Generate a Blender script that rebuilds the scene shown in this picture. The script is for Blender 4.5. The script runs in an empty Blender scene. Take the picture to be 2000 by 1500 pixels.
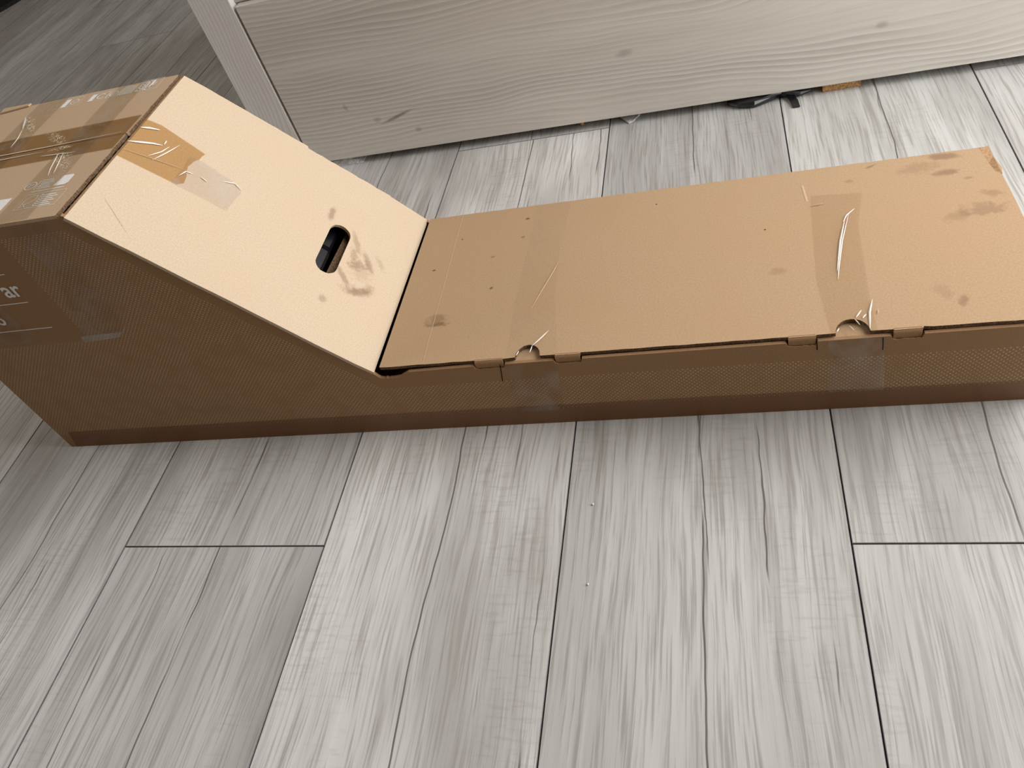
import bpy, bmesh, math, random
from mathutils import Matrix, Vector, noise as mnoise

random.seed(7)
SC = bpy.context.scene
COL = SC.collection

# ------------------------------------------------------------------ camera
cam_d = bpy.data.cameras.new('camera')
cam_d.sensor_fit = 'HORIZONTAL'
cam_d.sensor_width = 36.0
cam_d.lens = 27.2364
cam_d.clip_start = 0.02
cam = bpy.data.objects.new('camera', cam_d)
COL.objects.link(cam)
R = ((0.95749198, 0.06253986, 0.28159880), (0.14214550, 0.74716550, -0.64924987), (-0.25100552, 0.66168912, 0.70651521))
CAM = (0.74837969, -0.4077299, 0.69692639)
cam.matrix_world = Matrix.Translation(CAM) @ Matrix(R).to_4x4()
SC.camera = cam

# ------------------------------------------------------------------ light, world, exposure
SC.view_settings.view_transform = 'Standard'
SC.view_settings.look = 'None'
SC.view_settings.gamma = 1.0
SC.view_settings.use_curve_mapping = False
SC.view_settings.exposure = 0.0

world = bpy.data.worlds.new('world')
SC.world = world
world.use_nodes = True
world.node_tree.nodes['Background'].inputs[0].default_value = (0.75, 0.85, 1.0, 1)
world.node_tree.nodes['Background'].inputs[1].default_value = 0.3

WIN_Y0, WIN_Y1, WIN_Z0, WIN_Z1, WALL_X = -0.23, 2.27, 0.04, 2.30, 1.96
ld = bpy.data.lights.new('window_daylight', 'AREA')
ld.shape = 'RECTANGLE'
ld.size = WIN_Z1 - WIN_Z0 - 0.1
ld.size_y = WIN_Y1 - WIN_Y0 - 0.1
ld.energy = 91
ld.color = (1.0, 0.985, 0.965)
lo = bpy.data.objects.new('window_daylight', ld)
COL.objects.link(lo)
lo.location = (WALL_X - 0.05, (WIN_Y0 + WIN_Y1) / 2, (WIN_Z0 + WIN_Z1) / 2)
lo.rotation_euler = (0, math.radians(90), 0)      # -Z axis of the lamp turns to -X

# a smaller, higher window across the room
WN2_Y0, WN2_Y1, WN2_Z0, WN2_Z1, WALL_L = -0.55, 0.65, 1.05, 2.15, -2.52
l2 = bpy.data.lights.new('side_window_daylight', 'AREA')
l2.shape = 'RECTANGLE'
l2.size = WN2_Z1 - WN2_Z0 - 0.1
l2.size_y = WN2_Y1 - WN2_Y0 - 0.1
l2.energy = 26
l2.color = (1.0, 0.98, 0.94)
l2o = bpy.data.objects.new('side_window_daylight', l2)
COL.objects.link(l2o)
l2o.location = (WALL_L + 0.04, (WN2_Y0 + WN2_Y1) / 2, (WN2_Z0 + WN2_Z1) / 2)
l2o.rotation_euler = (0, math.radians(-90), 0)


# ------------------------------------------------------------------ node helpers
def srgb(r, g, b):
    f = lambda c: (c / 255 / 12.92) if c / 255 <= 0.04045 else ((c / 255 + 0.055) / 1.055) ** 2.4
    return (f(r), f(g), f(b), 1.0)


class MT:
    def __init__(self, name):
        self.m = bpy.data.materials.new(name)
        self.m.use_nodes = True
        self.nt = self.m.node_tree
        self.nt.nodes.clear()
        self.out = self.nt.nodes.new('ShaderNodeOutputMaterial')

    def n(self, typ, ins=None, **props):
        nd = self.nt.nodes.new('ShaderNode' + typ)
        for k, v in props.items():
            setattr(nd, k, v)
        for k, v in (ins or {}).items():
            self.set(nd.inputs[k], v)
        return nd

    def set(self, sock, v):
        if isinstance(v, bpy.types.NodeSocket):
            self.nt.links.new(v, sock)
        else:
            sock.default_value = v

    def math(self, op, a, b=0.0, c=0.0, clamp=False):
        nd = self.n('Math', {0: a, 1: b, 2: c}, operation=op, use_clamp=clamp)
        return nd.outputs[0]

    def mix(self, fac, a, b, blend='MIX'):
        nd = self.n('Mix', {'Factor': fac}, data_type='RGBA', blend_type=blend, clamp_factor=True)
        self.set(nd.inputs[6], a)
        self.set(nd.inputs[7], b)
        return nd.outputs[2]

    def ramp(self, v, lo_, hi_, a=0.0, b=1.0, smooth=True):
        nd = self.n('MapRange', {0: v, 1: lo_, 2: hi_, 3: a, 4: b}, clamp=True)
        if smooth:
            nd.interpolation_type = 'SMOOTHSTEP'
        return nd.outputs[0]

    def noise(self, vec, scale, detail=3.0, rough=0.55, dist=0.0):
        nd = self.n('TexNoise', {'Vector': vec, 'Scale': scale, 'Detail': detail, 'Roughness': rough, 'Distortion': dist})
        return nd.outputs[0]

    def scalev(self, vec, s):
        return self.n('VectorMath', {0: vec, 1: s}, operation='MULTIPLY').outputs[0]

    def addv(self, vec, s):
        return self.n('VectorMath', {0: vec, 1: s}, operation='ADD').outputs[0]

    def obj(self):
        return self.n('TexCoord').outputs['Object']

    def sep(self, vec):
        s = self.n('SeparateXYZ', {0: vec})
        return s.outputs[0], s.outputs[1], s.outputs[2]

    def comb(self, x, y, z=0.0):
        return self.n('CombineXYZ', {0: x, 1: y, 2: z}).outputs[0]

    def bump(self, h, strength=0.3, dist=0.001):
        return self.n('Bump', {'Height': h, 'Strength': strength, 'Distance': dist}).outputs[0]

    def principled(self, color, rough=0.6, normal=None, spec=0.5, **kw):
        ins = {'Base Color': color, 'Roughness': rough, 'Specular IOR Level': spec}
        ins.update(kw)
        p = self.n('BsdfPrincipled', ins)
        if normal is not None:
            self.set(p.inputs['Normal'], normal)
        return p.outputs[0]

    def done(self, shader):
        self.nt.links.new(shader, self.out.inputs[0])
        return self.m

    def blob(self, co2, x, y, rx, ry, rot=0.0, nscale=160.0, edge=0.55, ngain=0.7):
        """soft-edged, noise-broken elliptical mask in the surface's own coordinates"""
        mp = self.n('Mapping', {'Vector': co2, 'Location': (x, y, 0), 'Rotation': (0, 0, math.radians(rot)), 'Scale': (rx, ry, 1)}, vector_type='TEXTURE')
        ln = self.n('VectorMath', {0: mp.outputs[0]}, operation='LENGTH').outputs['Value']
        nz = self.noise(co2, nscale, 3.0, 0.6)
        v = self.math('ADD', ln, self.math('MULTIPLY', self.math('SUBTRACT', nz, 0.5), ngain * 2))
        return self.ramp(v, 1.0, edge, 0.0, 1.0)


# ------------------------------------------------------------------ materials
def mat_plank():
    m = MT('grey_oak_laminate')
    o = m.obj()
    rnd = m.n('ObjectInfo').outputs['Random']
    off = m.comb(m.math('MULTIPLY', rnd, 37.0), m.math('MULTIPLY', rnd, 91.0), m.math('MULTIPLY', rnd, 13.0))
    x, y, z = m.sep(o)
    p = m.addv(o, off)
    px, py, pz = m.sep(p)
    warp = m.math('MULTIPLY', m.math('SUBTRACT', m.noise(m.scalev(p, (5.0, 2.2, 1.0)), 1.0, 2.0), 0.5), 0.034)
    xw = m.math('ADD', px, warp)
    broad = m.noise(m.comb(m.math('MULTIPLY', xw, 16.0), m.math('MULTIPLY', py, 1.1), pz), 1.0, 4.0, 0.6)
    blot = m.noise(m.comb(m.math('MULTIPLY', xw, 7.0), m.math('MULTIPLY', py, 2.6), pz), 1.0, 3.0, 0.55)
    strk = m.noise(m.comb(m.math('MULTIPLY', xw, 75.0), m.math('MULTIPLY', py, 2.2), pz), 1.0, 5.0, 0.65)
    fine = m.noise(m.comb(m.math('MULTIPLY', xw, 330.0), m.math('MULTIPLY', py, 9.0), pz), 1.0, 3.0, 0.6)
    dark = srgb(163, 161, 158)
    mid = srgb(193, 192, 190)
    lite = srgb(221, 221, 220)
    c = m.mix(m.ramp(broad, 0.30, 0.70), mid, lite)
    c = m.mix(m.math('MULTIPLY', m.ramp(blot, 0.46, 0.76), 0.7), c, dark)
    c = m.mix(m.math('MULTIPLY', m.ramp(strk, 0.50, 0.76), 0.6), c, srgb(146, 140, 133))
    c = m.mix(m.math('MULTIPLY', m.ramp(strk, 0.44, 0.24), 0.45), c, srgb(228, 227, 224))
    c = m.mix(m.math('MULTIPLY', m.ramp(fine, 0.46, 0.68), 0.6), c, srgb(146, 140, 134))
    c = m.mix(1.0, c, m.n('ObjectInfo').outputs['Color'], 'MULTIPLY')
    # cross saw ripples
    rip = m.noise(m.comb(m.math('MULTIPLY', px, 34.0), m.math('MULTIPLY', py, 210.0), pz), 1.0, 2.0, 0.5)
    ripm = m.ramp(m.noise(m.scalev(p, (9.0, 4.0, 1.0)), 1.0, 2.0), 0.50, 0.66)
    c = m.mix(m.math('MULTIPLY', m.math('MULTIPLY', m.ramp(rip, 0.5, 0.68), ripm), 0.16), c, srgb(140, 132, 122))
    # thin printed cracks: wandering lines, broken along their run
    cr = None
    for j in range(3):
        rx = m.math('MULTIPLY', m.math('SUBTRACT', m.math('FRACT', m.math('ADD', m.math('MULTIPLY', rnd, 7.13 + j * 3.7), j * 0.37)), 0.5), 0.25)
        wn = m.math('MULTIPLY', m.math('SUBTRACT', m.noise(m.comb(j * 3.3, m.math('MULTIPLY', py, 1.7), 0.0), 1.0, 5.0, 0.6), 0.5), 0.05)
        dx_ = m.math('ABSOLUTE', m.math('SUBTRACT', m.math('SUBTRACT', x, rx), wn))
        wd = m.ramp(m.noise(m.comb(5.0 + j, m.math('MULTIPLY', py, 9.0), 0.0), 1.0, 2.0), 0.3, 0.7, 0.0004, 0.0012)
        on = m.ramp(m.noise(m.comb(9.0 + j * 2, m.math('MULTIPLY', py, 3.2), 0.0), 1.0, 2.0), 0.52, 0.60)
        l = m.math('MULTIPLY', m.math('LESS_THAN', dx_, wd), on)
        cr = l if cr is None else m.math('MAXIMUM', cr, l)
    # the printed joint down the middle of each board
    wv = m.math('MULTIPLY', m.math('SUBTRACT', m.noise(m.comb(0.3, m.math('MULTIPLY', py, 4.5), pz), 1.0, 3.0, 0.6), 0.5), 0.018)
    jx = m.math('ABSOLUTE', m.math('ADD', m.math('ADD', x, wv), -0.002))
    jm = m.ramp(jx, 0.0014, 0.0005)
    cr = m.math('MAXIMUM', cr, m.math('MULTIPLY', jm, m.ramp(m.noise(m.comb(0.9, m.math('MULTIPLY', py, 5.0), pz), 1.0, 2.0), 0.34, 0.44)))
    c = m.mix(m.math('MULTIPLY', cr, 0.8), c, srgb(82, 76, 74))
    # small knots and nicks
    vo = m.n('TexVoronoi', {'Vector': m.scalev(p, (7.0, 4.0, 1.0)), 'Scale': 1.0}).outputs['Distance']
    c = m.mix(m.math('MULTIPLY', m.ramp(vo, 0.035, 0.018), 0.75), c, srgb(86, 78, 72))
    h = m.math('SUBTRACT', m.math('ADD', m.math('MULTIPLY', fine, 0.6), m.math('MULTIPLY', strk, 0.5)), m.math('MULTIPLY', cr, 1.2))
    rg = m.ramp(strk, 0.3, 0.7, 0.42, 0.54)
    return m.done(m.principled(c, rg, m.bump(h, 0.22, 0.0012), 0.45))


def mat_cardboard(name, base, spots=(), creases=(), plane='xy', tscale=None, mottled=0.10, dots=False, rough=0.82):
    m = MT(name)
    o = m.obj()
    x, y, z = m.sep(o)
    if plane == 'xy':
        co = m.comb(x, y)
    elif plane == 'xz':
        co = m.comb(x, z)
    else:                                   # slope: run along the fall
        co = m.comb(m.math('MULTIPLY', m.math('SUBTRACT', x, tscale[0]), tscale[1]), y)
    n1 = m.noise(co, 520.0, 3.0, 0.7)
    n2 = m.noise(co, 9.0, 3.0, 0.55)
    b = Vector(base[:3])
    c = m.mix(m.ramp(n1, 0.3, 0.7, smooth=False), tuple(b * (1 - mottled * 1.3)) + (1,), tuple(b * (1 + mottled)) + (1,))
    c = m.mix(m.math('MULTIPLY', m.ramp(n2, 0.35, 0.75), 0.35), c, tuple(Vector((b[0] * 1.02, b[1] * 0.93, b[2] * 0.9))) + (1,))
    for s in spots:
        sx, sy, rx, ry, rot, col, k = s[:7]
        mk = m.blob(co, sx, sy, rx, ry, rot, *(s[7:]))
        c = m.mix(m.math('MULTIPLY', mk, k), c, col)
    if dots:
        P = 0.0053
        row = m.math('DIVIDE', z, P * 0.5)
        ri = m.math('FLOOR', row)
        odd = m.math('MODULO', ri, 2.0)
        xs = m.math('ADD', m.math('DIVIDE', x, P), m.math('MULTIPLY', odd, 0.5))
        fx = m.math('MULTIPLY', m.math('SUBTRACT', m.math('FRACT', xs), 0.5), P)
        fz = m.math('MULTIPLY', m.math('SUBTRACT', m.math('FRACT', row), 0.5), P * 0.5)
        d = m.math('SQRT', m.math('ADD', m.math('MULTIPLY', fx, fx), m.math('MULTIPLY', fz, fz)))
        dm = m.ramp(d, 0.00105, 0.0006)
        # print area: keeps clear of the edges and of the text block
        A, S_, HH, hh = BOX_A, BOX_S, BOX_H, BOX_h
        sl = m.math('SUBTRACT', m.math('MULTIPLY', m.math('SUBTRACT', A + S_ * HH / (HH - hh) - 0.0, x), (HH - hh) / S_), 0.030)
        lim = m.math('MINIMUM', m.math('MAXIMUM', sl, hh - 0.026), HH - 0.018)
        ok = m.math('LESS_THAN', z, lim)
        ok = m.math('MULTIPLY', ok, m.math('GREATER_THAN', z, 0.026))
        txt = m.math('MULTIPLY', m.math('LESS_THAN', x, 0.19), m.math('GREATER_THAN', z, 0.200))
        ok = m.math('MULTIPLY', ok, m.math('SUBTRACT', 1.0, txt))
        fade = m.ramp(m.noise(co, 40.0, 2.0), 0.3, 0.6, 0.45, 1.0)
        c = m.mix(m.math('MULTIPLY', m.math('MULTIPLY', m.math('MULTIPLY', dm, ok), fade), 0.65), c, srgb(226, 206, 178))
    h = m.math('ADD', n1, m.math('MULTIPLY', m.noise(co, 60.0, 2.0), 0.6))
    return m.done(m.principled(c, rough, m.bump(h, 0.12, 0.0006), 0.25))


def mat_plain(name, col, rough=0.6, spec=0.4, var=0.15, nscale=90.0, bump=0.15):
    m = MT(name)
    o = m.obj()
    n = m.noise(o, nscale, 3.0, 0.6)
    b = Vector(col[:3])
    c = m.mix(m.ramp(n, 0.3, 0.7), tuple(b * (1 - var)) + (1,), tuple(b * (1 + var)) + (1,))
    return m.done(m.principled(c, rough, m.bump(n, bump, 0.001), spec))


def mat_film(name, tint, gloss=0.10, rough=0.12, haze=0.0, dust=(), plane='xy', hazecol=(0.8, 0.78, 0.74, 1)):
    """clear or brown packing tape: light goes through tinted, the surface shines"""
    m = MT(name)
    o = m.obj()
    x, y, z = m.sep(o)
    co = m.comb(x, y) if plane == 'xy' else m.comb(x, z)
    nz = m.noise(m.scalev(o, (1.0, 1.0, 1.0)), 26.0, 3.0, 0.6, 0.5)
    nf = m.noise(o, 240.0, 2.0, 0.6)
    nrm = m.bump(m.math('ADD', nz, m.math('MULTIPLY', nf, 0.05)), 0.25, 0.003)
    tr = m.n('BsdfTransparent', {'Color': tint}).outputs[0]
    gl = m.n('BsdfGlossy', {'Color': (1, 1, 1, 1), 'Roughness': rough, 'Normal': nrm}).outputs[0]
    fr = m.n('LayerWeight', {'Blend': 0.25, 'Normal': nrm}).outputs['Fresnel']
    fac = m.math('MULTIPLY', fr, gloss * 4, clamp=True)
    sh = m.n('MixShader', {0: fac, 1: tr, 2: gl}).outputs[0]
    hz = m.n('BsdfDiffuse', {'Color': hazecol}).outputs[0]
    hf = m.math('MULTIPLY', m.ramp(nz, 0.40, 0.70), haze)
    sh = m.n('MixShader', {0: hf, 1: sh, 2: hz}).outputs[0]
    if dust:
        acc = None
        for d in dust:
            b = m.blob(co, d[0], d[1], d[2], d[3], d[4], 90.0, 0.4, 0.5)
            acc = b if acc is None else m.math('MAXIMUM', acc, b)
        sp = m.ramp(m.noise(m.scalev(o, (1.0, 1.0, 1.0)), 430.0, 3.0, 0.7), 0.47, 0.60)
        df = m.n('BsdfDiffuse', {'Color': srgb(236, 222, 196)}).outputs[0]
        sh = m.n('MixShader', {0: m.math('MULTIPLY', m.math('MULTIPLY', acc, sp), 0.8), 1: sh, 2: df}).outputs[0]
    return m.done(sh)


def mat_bedwood(name, axis='x'):
    m = MT(name)
    o = m.obj()
    x, y, z = m.sep(o)
    if axis == 'x':
        a, b = x, z
    else:
        a, b = z, x
    q = m.comb(a, b, m.math('MULTIPLY', y, 0.3))
    w1 = m.math('MULTIPLY', m.math('SUBTRACT', m.noise(m.scalev(q, (1.5, 4.5, 1.0)), 1.0, 2.0, 0.4), 0.5), 0.12)
    w2 = m.math('MULTIPLY', m.math('SUBTRACT', m.noise(m.scalev(q, (6.0, 16.0, 1.0)), 1.0, 2.0, 0.5), 0.5), 0.008)
    bb = m.math('ADD', b, m.math('ADD', w1, w2))
    fr = m.math('FRACT', m.math('MULTIPLY', bb, 105.0 if axis == 'x' else 190.0))
    ring = m.math('MULTIPLY', m.ramp(fr, 0.0, 0.72), m.ramp(fr, 1.0, 0.86))
    amp = m.ramp(m.noise(m.scalev(q, (1.2, 11.0, 1.0)), 1.0, 3.0, 0.5), 0.34, 0.62, 0.15, 1.0)
    fib = m.noise(m.comb(m.math('MULTIPLY', a, 9.0), m.math('MULTIPLY', bb, 420.0), 0.0), 1.0, 3.0, 0.6)
    big = m.noise(m.comb(m.math('MULTIPLY', a, 1.5), m.math('MULTIPLY', b, 9.0), 2.0), 1.0, 3.0, 0.5)
    c = m.mix(m.ramp(big, 0.3, 0.7), *((srgb(226, 221, 213), srgb(213, 206, 197)) if axis == 'x' else (srgb(238, 236, 232), srgb(226, 223, 218))))
    c = m.mix(m.math('MULTIPLY', m.math('MULTIPLY', ring, amp), 0.45 if axis == 'x' else 0.2), c, srgb(164, 156, 147))
    c = m.mix(m.math('MULTIPLY', m.ramp(fib, 0.5, 0.75), 0.25), c, srgb(172, 165, 157))
    if axis == 'x':
        co = m.comb(x, z)
        for (kx, kz, rx, rz, rot, k) in ((0.115, 0.115, 0.006, 0.009, 20, 0.40), (0.165, 0.083, 0.011, 0.007, 0, 0.35),
                                         (0.205, 0.083, 0.045, 0.0045, 16, 0.75), (0.235, 0.052, 0.009, 0.007, 0, 0.40),
                                         (0.62, 0.125, 0.020, 0.008, 8, 0.35), (1.0, 0.10, 0.012, 0.008, 0, 0.35),
                                         (0.85, 0.20, 0.03, 0.006, 4, 0.3)):
            c = m.mix(m.math('MULTIPLY', m.blob(co, kx, kz, rx, rz, rot, 120.0, 0.2, 0.25), k), c, srgb(128, 116, 104))
    h = m.math('SUBTRACT', m.math('MULTIPLY', fib, 0.4), m.math('MULTIPLY', ring, amp))
    return m.done(m.principled(c, 0.5, m.bump(h, 0.25, 0.0008), 0.4))


# box frame of reference (metres): u along, v deep, z up; origin at the front left foot
BOX_X, BOX_Y = -0.1890, 0.1656
BOX_D, BOX_H, BOX_A, BOX_S, BOX_h, BOX_L = 0.2938, 0.3701, 0.2881, 0.2440, 0.1060, 1.2281
SLOPE = math.hypot(BOX_S, BOX_H - BOX_h)

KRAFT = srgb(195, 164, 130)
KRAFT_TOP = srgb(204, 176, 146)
SLOPEC = srgb(212, 192, 166)  # paler than the lid: washed-out window highlight put into the colour
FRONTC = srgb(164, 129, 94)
STAIN = srgb(140, 108, 84)
STAIN2 = srgb(118, 86, 58)

MAT = {}
MAT['plank'] = mat_plank()
MAT['subfloor'] = mat_plain('dark_joint', srgb(134, 130, 132), 0.9)
MAT['lid'] = mat_cardboard('kraft_lid', KRAFT, spots=[
    # little water spots
    (0.6819, 0.2600, 0.0033, 0.0026, 0, STAIN2, 0.85, 300, 0.6, 0.15), (0.6808, 0.2210, 0.0033, 0.0024, 20, STAIN2, 0.55, 300, 0.6, 0.2),
    (0.6452, 0.1870, 0.0034, 0.0022, 0, STAIN2, 0.45, 300, 0.6, 0.2), (0.5953, 0.2320, 0.0018, 0.0014, 0, STAIN2, 0.9, 300, 0.6, 0.15),
    (0.5677, 0.1730, 0.0028, 0.0018, 10, STAIN2, 0.95, 300, 0.6, 0.15), (0.6534, 0.1260, 0.0032, 0.0022, 40, STAIN2, 0.8, 500, 0.6, 0.4),
    (0.8508, 0.2560, 0.0014, 0.0012, 0, srgb(40, 30, 24), 0.95, 300, 0.6, 0.1), (0.9762, 0.1800, 0.0015, 0.0013, 0, srgb(40, 30, 30), 0.95, 300, 0.6, 0.1),
    # smudge by the crease
    (0.592, 0.077, 0.020, 0.013, 10, srgb(122, 96, 62), 0.45, 110, 0.3, 0.8), (0.596, 0.069, 0.018, 0.005, 0, srgb(110, 84, 52), 0.5, 190, 0.3, 0.8),
    # dirt towards the far end
    (1.180, 0.2790, 0.022, 0.009, -8, STAIN, 0.62, 90, 0.4, 0.5), (1.176, 0.2470, 0.018, 0.008, 5, STAIN, 0.60, 90, 0.4, 0.45),
    (1.150, 0.262, 0.030, 0.014, 10, STAIN, 0.30, 90, 0.3, 0.8), (1.198, 0.174, 0.028, 0.014, 0, STAIN, 0.42, 110, 0.3, 0.9),
    (1.172, 0.166, 0.018, 0.012, 20, STAIN, 0.30, 110, 0.3, 0.9), (1.212, 0.200, 0.014, 0.008, -30, STAIN, 0.38, 140, 0.3, 0.8),
    (1.102, 0.277, 0.010, 0.0025, 28, STAIN, 0.65, 160, 0.3, 0.5), (1.150, 0.036, 0.006, 0.012, -25, STAIN, 0.55, 160, 0.3, 0.7),
    (1.135, 0.052, 0.010, 0.016, 20, STAIN, 0.2, 120, 0.3, 0.7), (0.985, 0.105, 0.012, 0.008, 0, STAIN, 0.28, 160, 0.3, 0.8),
    (1.196, 0.232, 0.006, 0.004, 0, STAIN, 0.45, 160, 0.3, 0.7), (1.075, 0.253, 0.006, 0.005, 0, STAIN, 0.35, 160, 0.3, 0.7)])
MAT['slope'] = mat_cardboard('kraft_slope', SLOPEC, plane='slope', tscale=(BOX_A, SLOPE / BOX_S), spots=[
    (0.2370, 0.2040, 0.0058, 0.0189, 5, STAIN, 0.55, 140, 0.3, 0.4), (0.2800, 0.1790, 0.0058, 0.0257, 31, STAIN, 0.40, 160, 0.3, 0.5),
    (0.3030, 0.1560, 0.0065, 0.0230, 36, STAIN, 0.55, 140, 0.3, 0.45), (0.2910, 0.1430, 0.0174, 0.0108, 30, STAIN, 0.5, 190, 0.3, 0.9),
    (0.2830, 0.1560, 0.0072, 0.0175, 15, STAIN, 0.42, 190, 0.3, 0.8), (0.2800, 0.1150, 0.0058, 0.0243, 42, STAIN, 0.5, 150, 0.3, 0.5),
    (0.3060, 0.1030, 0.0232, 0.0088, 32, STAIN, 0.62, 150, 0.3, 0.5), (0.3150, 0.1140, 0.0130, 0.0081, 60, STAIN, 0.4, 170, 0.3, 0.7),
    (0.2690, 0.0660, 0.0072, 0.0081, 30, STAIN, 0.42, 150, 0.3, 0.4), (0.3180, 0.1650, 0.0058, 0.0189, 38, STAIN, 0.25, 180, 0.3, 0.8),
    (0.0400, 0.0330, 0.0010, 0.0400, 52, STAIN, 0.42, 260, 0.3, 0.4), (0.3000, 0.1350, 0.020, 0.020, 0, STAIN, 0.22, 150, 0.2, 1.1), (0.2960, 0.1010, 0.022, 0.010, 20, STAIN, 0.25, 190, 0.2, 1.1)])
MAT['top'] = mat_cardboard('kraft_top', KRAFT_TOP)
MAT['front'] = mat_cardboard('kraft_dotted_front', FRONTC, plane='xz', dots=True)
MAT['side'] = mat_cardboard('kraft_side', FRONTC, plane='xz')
MAT['edge'] = mat_plain('corrugated_edge_shade', srgb(112, 90, 70), 0.95, 0.05, 0.55, 620.0, 0.5)  # flute brown, dark enough to carry shade on lid edge and inner flap
MAT['torn'] = mat_plain('torn_liner', srgb(176, 142, 108), 0.9, 0.1, 0.2, 400.0, 0.4)
MAT['brown_tape'] = mat_film('brown_tape', (0.82, 0.71, 0.56, 1), 0.04, 0.2, 0.0)
MAT['base_tape'] = mat_film('brown_base_tape', (0.74, 0.62, 0.48, 1), 0.015, 0.35, 0.0)
DUST = ((0.079, 0.2420, 0.022, 0.011, -40), (0.096, 0.2220, 0.022, 0.008, -50), (0.166, 0.1780, 0.034, 0.010, -38), (0.192, 0.148, 0.022, 0.006, 0),
        (0.212, 0.1210, 0.026, 0.013, -40), (0.225, 0.106, 0.022, 0.010, -45))
MAT['brown_tape_top'] = mat_film('brown_tape_on_top', (0.76, 0.68, 0.54, 1), 0.05, 0.2, 0.04, DUST)
MAT['clear_tape_top'] = mat_film('clear_tape_on_top', (0.90, 0.89, 0.85, 1), 0.03, 0.25, 0.10, DUST)
MAT['clear_tape'] = mat_film('clear_tape', (0.955, 0.945, 0.925, 1), 0.02, 0.25, 0.02)
MAT['faint_tape'] = mat_film('faint_tape', (0.982, 0.978, 0.970, 1), 0.012, 0.25, 0.02)
MAT['clear_tape_front'] = mat_film('clear_tape_on_front', (0.95, 0.95, 0.95, 1), 0.012, 0.4, 0.15, plane='xz')
MAT['hazy_tape'] = mat_film('hazy_tape', (0.93, 0.92, 0.92, 1), 0.03, 0.25, 0.18)
MAT['crease'] = mat_plain('tape_crease_glint', srgb(246, 240, 230), 0.25, 0.8, 0.03, 200, 0.05)  # white colour stands in for the shine along tape wrinkles
MAT['print'] = mat_plain('white_print', srgb(252, 250, 248), 0.6, 0.3, 0.05, 400, 0.05)
MAT['printdark'] = mat_plain('grey_print', srgb(150, 150, 165), 0.6, 0.3, 0.05, 400, 0.05)
MAT['cracked'] = mat_plain('pale_crease', srgb(216, 187, 153), 0.8, 0.2, 0.05, 400, 0.05)
MAT['slit'] = mat_plain('dark_slit', srgb(34, 24, 18), 0.9, 0.1)
MAT['wood_x'] = mat_bedwood('whitewashed_pine_lengthwise', 'x')
MAT['wood_z'] = mat_bedwood('whitewashed_pine_upright', 'z')
MAT['mattress'] = mat_plain('mattress_cloth', srgb(205, 200, 194), 0.9, 0.1, 0.05, 200)
MAT['black_gloss'] = mat_plain('black_plastic', srgb(20, 20, 24), 0.22, 0.5, 0.1, 60, 0.05)
MAT['black_film'] = mat_plain('black_plastic_film', srgb(22, 22, 24), 0.25, 0.6, 0.2, 60, 0.3)
MAT['chipboard'] = mat_plain('chipboard', srgb(186, 144, 98), 0.85, 0.2, 0.5, 420, 0.5)
MAT['foam'] = mat_plain('grey_white_foam', srgb(214, 214, 216), 0.8, 0.2, 0.25, 160, 0.5)
MAT['wall'] = mat_plain('wall_paint', srgb(112, 98, 80), 0.9, 0.2, 0.03, 30, 0.05)
MAT['ceiling'] = mat_plain('ceiling_paint', srgb(124, 114, 98), 0.9, 0.2, 0.02, 30, 0.05)
MAT['white_frame'] = mat_plain('white_window_frame', srgb(235, 235, 232), 0.4, 0.5, 0.02, 30, 0.02)
MAT['rug'] = mat_plain('dark_rug_pile', srgb(48, 47, 48), 0.95, 0.1, 0.35, 300, 0.6)
MAT['crumb'] = mat_plain('pale_crumb', srgb(235, 235, 232), 0.7, 0.3)


# ------------------------------------------------------------------ mesh helpers
def link(name, bm, mat, parent=None, mats=None, smooth=False):
    me = bpy.data.meshes.new(name)
    bmesh.ops.recalc_face_normals(bm, faces=bm.faces)
    bm.to_mesh(me)
    bm.free()
    for mm in (mats or [mat]):
        me.materials.append(mm)
    if smooth:
        for p in me.polygons:
            p.use_smooth = True
    o = bpy.data.objects.new(name, me)
    COL.objects.link(o)
    if parent is not None:
        o.parent = parent
    return o


def empty(name, loc=(0, 0, 0), rz=0.0):
    o = bpy.data.objects.new(name, None)
    COL.objects.link(o)
    o.location = loc
    o.rotation_euler = (0, 0, rz)
    o.empty_display_size = 0.05
    return o


def tag(o, label=None, cat=None, group=None, kind=None):
    if label:
        o['label'] = label
    if cat:
        o['category'] = cat
    if group:
        o['group'] = group
    if kind:
        o['kind'] = kind
    return o


def add_box(bm, x0, x1, y0, y1, z0, z1, bevel=0.0, segs=1):
    vs = [bm.verts.new((x, y, z)) for x in (x0, x1) for y in (y0, y1) for z in (z0, z1)]
    q = [(0, 1, 3, 2), (4, 6, 7, 5), (0, 4, 5, 1), (2, 3, 7, 6), (0, 2, 6, 4), (1, 5, 7, 3)]
    fs = [bm.faces.new([vs[i] for i in f]) for f in q]
    if bevel:
        es = list({e for f in fs for e in f.edges})
        bmesh.ops.bevel(bm, geom=es, offset=bevel, segments=segs, affect='EDGES')


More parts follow.
